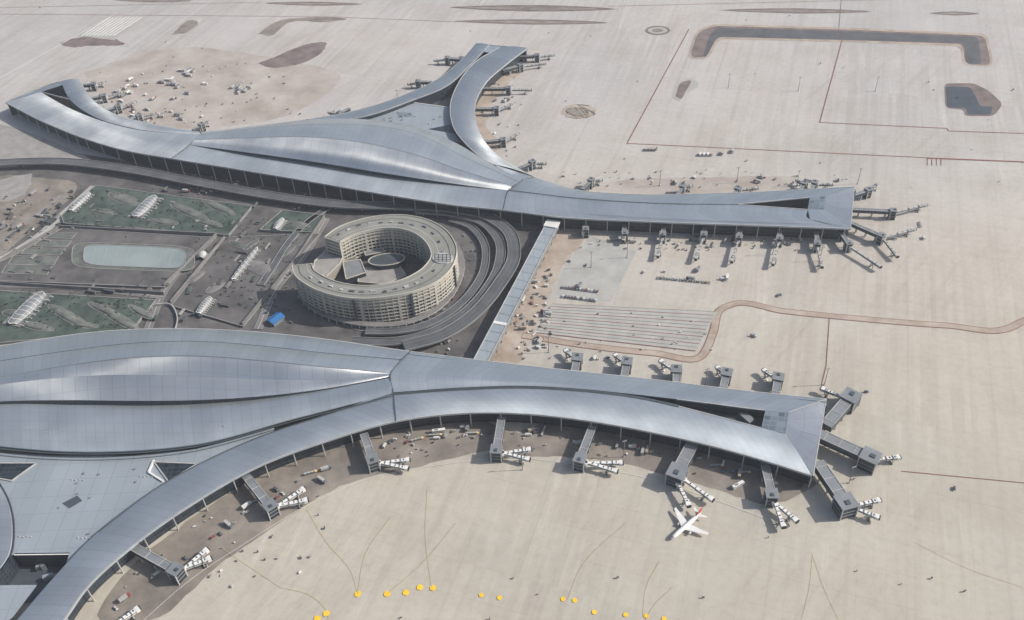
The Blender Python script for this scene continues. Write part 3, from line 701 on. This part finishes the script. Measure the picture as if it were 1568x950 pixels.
for i in range(0,60,2): mb.box((q[i].x,q[i].y,0),1,1,5,'offw')
mb.obj("podium_canopy",HT)
# ---------------------------------------------------------------- jet bridges
def jet(base,tower,arms,big=False,zc=12.0,w_=7.5,ts=10):
    if big: w_,ts,zc=11,15,13.5
    mb=MB(); b=W(base[0],base[1],zc); t=W(tower[0],tower[1],zc+1)
    b=Vector((b.x,b.y,7)); t=Vector((t.x,t.y,7)); d=(t-b); L=d.length; d.normalize(); n=Vector((-d.y,d.x,0)); ang=math.atan2(d.y,d.x)
    mb.beam(b-d*6,t,w_,zc-7,'dgray','gray')
    mb.beam(b-d*5.9+Vector((0,0,1.2)),t+Vector((0,0,1.2)),w_+0.3,1.6,'dglass')
    for s_ in(-1,1): mb.beam(b+n*s_*(w_/2-.3)+Vector((0,0,zc-7)),t+n*s_*(w_/2-.3)+Vector((0,0,zc-7)),0.5,0.4,'offw')
    k=max(1,int(L/12))
    for i in range(k+1):
        c=b+d*(L*i/(k+.001)); mb.beam(c+Vector((0,0,zc-6.95)),c+d*0.5+Vector((0,0,zc-6.95)),w_,0.25,'offw')
    for i in range(k):
        c=b+d*(L*(i+.5)/k)
        for s_ in(-1,1): mb.box((c.x+n.x*s_*(w_/2-.8),c.y+n.y*s_*(w_/2-.8),0),0.9,0.9,7,'offw',ang)
    th=zc+1.5
    mb.box((t.x,t.y,0.3),ts-1,ts-1,th-0.8,'glass',ang)
    for sx in(-1,1):
        for sy in(-1,1):
            q=t+d*sx*(ts/2-.3)+n*sy*(ts/2-.3); mb.box((q.x,q.y,0),0.9,0.9,th-0.2,'offw',ang)
    for z in (4.2,8.4): mb.box((t.x,t.y,z),ts-.2,ts-.2,0.7,'gray',ang)
    mb.box((t.x,t.y,th-.5),ts+1,ts+1,0.8,'gray',ang,'gray')
    mb.box((t.x+d.x*2,t.y+d.y*2,th+.3),ts*.3,ts*.25,0.9,'dgray',ang)
    A='white' if ts>8 else 'offw'; ks=1.0 if ts>8 else .8
    for i,a in enumerate(arms):
        e=W(a[0],a[1],5.5); e=Vector((e.x,e.y,4.6)); s0=Vector((t.x,t.y,6.0)); dd=(e-s0); dd.z=0; dd.normalize(); nn=Vector((-dd.y,dd.x,0)); s0=s0+dd*ts*0.5+nn*(2.6*(i-(len(arms)-1)/2))
        mb.cyl((s0.x,s0.y,0),1.0,5.8,'offw',8); mb.cyl((s0.x,s0.y,5.6),2.2,3.4,A,12)
        f=[0,.45,.8,1]; ws=[2.3*ks,2.8*ks,3.3*ks]
        for j in range(3):
            mb.beam(s0.lerp(e,f[j]),s0.lerp(e,f[j+1]+0.02),ws[j],2.6+.25*j,A)
            mb.beam(s0.lerp(e,f[j])+Vector((0,0,1.0)),s0.lerp(e,f[j+1])+Vector((0,0,1.0)),ws[j]+.15,0.9,'dgray')
            q=s0.lerp(e,f[j]); mb.beam(q+Vector((0,0,.1)),q+dd*.6+Vector((0,0,.1)),ws[j]+.7,3.0+.25*j,'gray')
            q=s0.lerp(e,(f[j]+f[j+1])/2); mb.beam(q+Vector((0,0,.1)),q+dd*.8+Vector((0,0,.1)),ws[j]*.6,2.9+.25*j,'dgray')
        mb.beam(e,e+dd*3.0,4.4*ks,3.3,A); mb.beam(e+dd*3.0+Vector((0,0,.4)),e+dd*4.0+Vector((0,0,.4)),3.8*ks,2.6,'black')
        c=s0.lerp(e,.78); 
        for s_ in(-1,1): mb.beam(Vector((c.x,c.y,0.8))+nn*s_*2.2,Vector((c.x,c.y,.8))+nn*s_*2.2+dd*.7,0.7,5.5,'offw'); mb.tube(Vector((c.x,c.y,.8))+nn*s_*2.6,Vector((c.x,c.y,.8))+nn*s_*1.7,.8,.8,'black',8)
        mb.beam(Vector((c.x,c.y,.8))-nn*2.4,Vector((c.x,c.y,.8))+nn*2.4,1.0,.7,'dgray')
        st=e-dd*1+nn*2.4; mb.beam(Vector((st.x,st.y,4.8)),Vector((st.x,st.y,.2))-dd*6,1.3,.35,'offw')
    mb.obj("jet_bridge")
J=[((380,733),(413,774),[(462,752),(466,768)]),((557,664),(570,703),[(622,706),(620,718)]),((768,640),(760,688),[(808,690),(806,704)]),
((907,654),(888,702),[(948,710),(940,722)]),((1058,684),(1037,722),[(1053,772),(1087,764)],True),((1172,714),(1182,756),[(1216,796),(1198,804)]),
((1258,714),(1296,768),[(1342,768),(1340,792)],True),((1264,668),(1333,698),[(1372,702)],True),((1270,645),(1303,606),[(1262,598)],True),
((205,838),(268,872),[(314,846),(318,858)]),((100,960),(160,960),[(208,936)]),
((880,568),(884,547),[(868,540)]),((956,576),(960,553),[(944,547)]),((1036,585),(1036,565),[(1014,556)]),((1108,592),(1113,570),[(1100,566)]),((1188,600),(1192,577),[(1172,570)])]
for a in J: jet(*a)
JF=[((897,338),(897,350),[(893,358)]),((955,340),(957,356),[(955,368)]),((1017,343),(1015,358),[(1008,392)]),((1080,345),(1078,358),[(1066,396)]),((1134,347),(1132,362),[(1121,400)]),((1194,349),(1194,364),[(1184,404)]),
((1250,352),(1252,372),[(1258,408)]),((1285,352),(1300,372),[(1345,408)]),((1306,320),(1368,322),[(1415,316)]),((1306,342),(1350,360),[(1398,353),(1372,392)]),((1308,298),(1330,290),[(1342,284)]),
((795,86),(822,84),[(845,86)]),((775,106),(797,99),[(832,99)]),((745,135),(778,134),[(810,139)]),((732,166),(760,165),[(785,160)]),((748,216),(770,213),[(792,207)]),((800,255),(815,247),[(832,252)]),
((895,286),(905,275),[(918,278)]),((1040,294),(1045,284),[(1056,287)]),((1125,295),(1130,288),[(1156,290)]),((1240,292),(1248,279),[(1270,284)]),((1225,290),(1232,280),[(1222,279)]),
((126,130),(142,128),[(158,128)]),((140,150),(158,146),[(185,143)]),((165,168),(180,162),[(205,158)]),((200,182),(212,176),[(235,176)]),((700,90),(685,88),[(668,94)]),((655,125),(640,124),[(628,130)]),((530,168),(520,172),[(506,174)]),((300,196),(308,190),[(318,188)])]
for a in JF: jet(*a,zc=11,w_=5.0,ts=7)
# ---------------------------------------------------------------- airplane
def airplane(nose,tail):
    mb=MB(); a=W(*nose,3.5); b=W(*tail,3.5); d=(a-b); L=d.length; d.normalize(); n=Vector((-d.y,d.x,0)); up_=Vector((0,0,1)); c=b
    prof=[(0,.15,1.2),(0.06,.7,.9),(0.16,1.35,.45),(0.28,1.95,.05),(.5,2.0,0),(.8,2.0,0),(.9,1.8,-.1),(.96,1.2,-.3),(1,.12,-.5)]
    rings=[[c+d*L*t+up_*(o_+r_*math.sin(k*2*math.pi/14))+n*(r_*math.cos(k*2*math.pi/14)) for k in range(15)] for t,r_,o_ in prof]
    mb.grid(rings,'white',True)
    def wing(x0,ch0,x1,ch1,span,z0,z1,mat,y0=1.0,th=.35):
        for s_ in(-1,1):
            r0=[c+d*(x0+ch0)+n*s_*y0+up_*z0,c+d*x0+n*s_*y0+up_*z0]; t0=[c+d*(x1+ch1)+n*s_*span+up_*z1,c+d*x1+n*s_*span+up_*z1]
            mb.face([r0[0]+up_*th,r0[1]+up_*th,t0[1]+up_*.1,t0[0]+up_*.1],mat); mb.face([r0[0],t0[0],t0[1],r0[1]],mat)
            mb.face([r0[0],r0[0]+up_*th,t0[0]+up_*.1,t0[0]],mat); mb.face([r0[1],t0[1],t0[1]+up_*.1,r0[1]+up_*th],mat)
    wing(L*.42,L*.20,L*.31,L*.06,L*.47,-.6,.6,'white'); wing(L*.06,L*.10,L*.01,L*.045,L*.18,1.0,1.3,'white')
    f=[c+d*L*.20+up_*1.6,c+d*L*.03+up_*1.6,c-d*L*.02+up_*6.5,c+d*L*.05+up_*6.5]
    for s_ in(-.2,.2): mb.face([q+n*s_ for q in f],'red')
    for q,q2 in zip(f,f[1:]+f[:1]): mb.face([q+n*.2,q2+n*.2,q2-n*.2,q-n*.2],'red')
    for s_ in(-1,1):
        e=c+d*L*.5+n*s_*L*.16-up_*1.3; mb.tube(e,e+d*4.2,.8,1.15,'offw',12); mb.beam(e+d*1+up_*.6,e+d*3.5+up_*.6,.4,.9,'offw')
        g_=c+d*L*.46+n*s_*3; mb.tube(Vector((g_.x,g_.y,.6))-n*.4,Vector((g_.x,g_.y,.6))+n*.4,.6,.6,'black',10); mb.tube(Vector((g_.x,g_.y,.6)),g_,.2,.2,'gray',6)
    g_=c+d*L*.87; mb.tube(Vector((g_.x,g_.y,.5))-n*.3,Vector((g_.x,g_.y,.5))+n*.3,.45,.45,'black',10); mb.tube(Vector((g_.x,g_.y,.5)),g_,.15,.15,'gray',6)
    mb.beam(c+d*L*.945+up_*.45,c+d*L*.965+up_*.35,1.9,.5,'black')
    mb.obj("airplane")
airplane((1028,825),(1074,785))
# ---------------------------------------------------------------- vehicles (shared meshes)
def wheels(mb,L,w_,r_,xs):
    for x in xs:
        for s_ in(-1,1): mb.tube(Vector((x,s_*(w_/2-.3),r_)),Vector((x,s_*(w_/2+.02),r_)),r_,r_,'black',10)
def prof_body(mb,prof,w_,mat,top=None):
    for s_ in(-1,1): mb.face([Vector((x,s_*w_/2,z)) for x,z in (prof if s_<0 else prof[::-1])],mat)
    for (x,z),(x2,z2) in zip(prof,prof[1:]+prof[:1]): mb.face([Vector((x,-w_/2,z)),Vector((x,w_/2,z)),Vector((x2,w_/2,z2)),Vector((x2,-w_/2,z2))],mat)
VM={'parked_car':[], 'service_van':[], 'cargo_truck':[], 'baggage_cart':[], 'airport_bus':[],'site_cabin':[]}
for i in range(5):
    k='car%d'%i
    mb=MB(); prof_body(mb,[(-2.3,.4),(2.3,.4),(2.35,.8),(1.3,.98),(-2.1,1.0),(-2.35,.8)],1.85,k); prof_body(mb,[(-1.9,1.0),(1.1,1.0),(.5,1.42),(-1.3,1.45)],1.6,'dgray'); mb.box((-.4,0,1.44),1.7,1.45,.07,k); wheels(mb,4.6,1.8,.33,(-1.4,1.4)); VM['parked_car'].append(mb.mesh("car_mesh"))
    mb=MB(); prof_body(mb,[(-3,.5),(3,.5),(3.05,1.2),(2.3,1.5),(1.7,2.4),(-3,2.45)],2.1,k if i!=2 else 'car0'); prof_body(mb,[(1.8,1.5),(2.35,1.5),(1.75,2.3),(1.6,2.3)],2.14,'dgray'); wheels(mb,6,2.1,.4,(-1.9,1.9)); VM['service_van'].append(mb.mesh("van_mesh"))
    mb=MB(); mb.box((-1.4,0,1.1),7,2.6,2.7,['white','gray','offw','offw','dirt'][i]); prof_body(mb,[(2.4,.6),(4.6,.6),(4.7,1.6),(4.3,2.8),(2.4,2.9)],2.4,k); mb.box((4.3,0,1.7),.5,2.2,.8,'dgray'); mb.box((0,0,.7),9,1.2,.4,'black'); wheels(mb,9,2.5,.5,(-3.6,-2.3,3.4)); VM['cargo_truck'].append(mb.mesh("truck_mesh"))
mb=MB(); mb.box((4.5,0,.4),2.6,1.5,.8,'yel'); mb.box((4.1,0,1.2),1.2,1.4,.9,'white')
for q in(1.4,-1.8,-5): mb.box((q,0,.5),2.6,1.6,.15,'gray'); mb.box((q-1.2,0,.65),.1,1.6,1.2,'offw'); mb.box((q+1.2,0,.65),.1,1.6,1.2,'offw'); mb.box((q,0,1.85),2.6,1.7,.1,'offw'); mb.box((q,0,.65),2,1.3,.8,'car3')
wheels(mb,9,1.4,.25,(-5.8,-4.2,-2.6,-1,.6,2.2,3.8,5.3)); VM['baggage_cart'].append(mb.mesh("cart_mesh"))
mb=MB(); prof_body(mb,[(-6,.4),(6,.4),(6.1,2),(5.8,3),(-6,3.05)],2.9,'white'); mb.box((0,0,1.5),11.4,2.96,.9,'dgray'); mb.box((-2,0,3.05),3,1.6,.3,'gray'); wheels(mb,12,2.8,.5,(-4,4)); VM['airport_bus'].append(mb.mesh("bus_mesh"))
for kk in('white','offw','gray'):
    mb=MB(); mb.box((0,0,.2),9,3,2.6,'offw'); mb.box((0,0,2.8),9.4,3.3,.25,kk)
    for q in(-3,0,3): mb.box((q,0,1.2),1.3,3.06,1.0,'dgray')
    mb.box((-4,0,.2),.9,3.08,2.0,'gray'); VM['site_cabin'].append(mb.mesh("cabin_mesh"))
def veh(kind,x,y,ang,s=1.0):
    o=bpy.data.objects.new(kind,random.choice(VM[kind])); sc.collection.objects.link(o); c=W(x,y,0); o.location=(c.x,c.y,LAY[0]+.02); o.rotation_euler=(0,0,ang); o.scale=(s,s,s); return o
AX=math.radians(90)-GA
def scat(poly_box,n,kinds,jit=.3,axes=(AX,AX+math.pi/2)):
    x0,y0,x1,y1=poly_box
    for i in range(n): veh(random.choice(kinds),U(x0,x1),U(y0,y1),random.choice(axes)+U(-jit,jit))
K1=['parked_car','service_van','cargo_truck','parked_car']
scat((150,118,320,188),26,['cargo_truck','site_cabin','service_van']); scat((350,133,382,148),7,['cargo_truck','site_cabin']); scat((275,106,305,120),8,['site_cabin'],.1); scat((245,125,275,137),7,['site_cabin'],.1); scat((170,120,215,150),8,['site_cabin','cargo_truck'],.2)
for i in range(13): veh('parked_car',862+i*4.4,441+i*.55,AX+.1)
for i in range(12): veh('parked_car',862+i*4.6,455+i*.6,AX+.1)
for i in range(22): veh('baggage_cart' if i%3==0 else 'cargo_truck',1008+i*3.8,426+i*.35,AX+U(-.1,.1),.5)
for i in range(4): veh('cargo_truck',990+i*5,230,AX,.8); veh('cargo_truck',1072+i*6,238,AX,.8)
veh('cargo_truck',1106,236,AX); veh('cargo_truck',1122,233,AX)
scat((795,420,840,545),16,K1+['site_cabin']); scat((860,400,930,440),3,K1); scat((930,362,1240,385),18,K1+['baggage_cart']); scat((970,400,1110,435),5,K1)
scat((240,272,400,298),16,K1,.1,(-.25,))
for t in range(40):
    q=cr([(560,680),(680,664),(780,658),(880,672),(1000,692),(1100,712),(1200,750)],100)[random.randrange(100)]; veh(random.choice(K1+['baggage_cart']),q[0]+U(-8,8),q[1]+U(-5,8),random.choice((AX,0,.3)))
for t in range(22):
    q=cr([(180,930),(260,870),(340,815),(420,765),(500,725)],100)[random.randrange(100)]; veh(random.choice(K1+['baggage_cart']),q[0]+U(-12,8),q[1]+U(-12,8),random.choice((.8,-.7,.3)))
scat((1455,748,1462,752),1,K1); scat((1150,515,1178,522),2,['baggage_cart','service_van']); scat((1180,440,1230,455),2,K1)
scat((745,110,800,160),8,K1+['site_cabin']); scat((960,272,1290,284),12,K1); scat((870,545,990,558),5,K1); scat((0,330,90,400),8,K1,.2,(.75,))
scat((1350,330,1420,400),3,['baggage_cart','service_van']); scat((1090,425,1130,435),3,K1); scat((1300,600,1330,650),2,K1)
veh('airport_bus',672,662,.1); veh('airport_bus',1130,745,.5)
for q in [(600,497),(630,492),(655,484),(680,470),(695,452)]: veh('parked_car',q[0],q[1]+6,.5)
def mast(x,y,h=22):
    mb=MB(); c=W(x,y,0); mb.tube(c,c+Vector((0,0,h)),.45,.25,'gray',6); mb.box((c.x,c.y,h),4,.5,.5,'gray',.3); 
    for s_ in(-1.6,-.5,.6,1.6): mb.box((c.x+s_,c.y+s_*.3,h-.4),.8,.7,.5,'offw',.3)
    mb.box((c.x,c.y,0),1.6,1.6,.8,'offw'); mb.obj("light_mast")
for q in [(1115,135),(1222,140),(1340,140),(1010,285),(1128,280),(1313,282),(960,395),(905,410),(800,720),(955,700),(955,570),(1080,590),(1262,590),(1300,740),(610,160),(1220,285),(840,540),(1255,400),(1183,390)]:
    mast(*q)
mb=MB()
def debris(x0,y0,x1,y1,n,s=3,ks=('offw','gray','dgray','pavel','brown','white')):
    for i in range(n):
        c=W(U(x0,x1),U(y0,y1),0); mb.box((c.x,c.y,LAY[0]),U(.8,s*2),U(.6,s),U(.3,1.8),random.choice(ks),U(0,3))
debris(150,95,460,190,60,2); debris(790,400,845,550,80,2.5); debris(700,100,800,240,50,2); debris(880,362,1300,385,50,1.6); debris(560,655,1240,700,90,1.5); debris(850,262,1300,288,50,1.6); debris(0,300,90,420,50,2); debris(590,480,720,545,50,2); debris(230,265,400,300,50,1.6)
debris(400,410,450,500,50,2,('brown','dgray','pave')); debris(180,760,500,900,40,1.5); debris(700,330,840,420,40,2,('brown','dgray','gray')); debris(850,480,1090,540,25,1.2); debris(0,0,1568,300,50,1.3,('brown','dgray','gray','line')); debris(600,720,1568,950,15,1.0,('brown','dgray'))
mb.obj("construction_materials")
if HAZE:
    k=NT("haze_air"); k.t.nodes.remove(k.b); vs=k.n("ShaderNodeVolumeScatter"); vs.inputs['Color'].default_value=(0.84,0.92,1,1); vs.inputs['Density'].default_value=0.00007; vs.inputs['Anisotropy'].default_value=0.1
    k.link(vs.outputs[0],k.t.nodes["Material Output"].inputs['Volume']); M['haze']=k.m
    mb=MB(); mb.box((0,3000,-2),9000,9000,900,'haze'); mb.obj("haze_air")
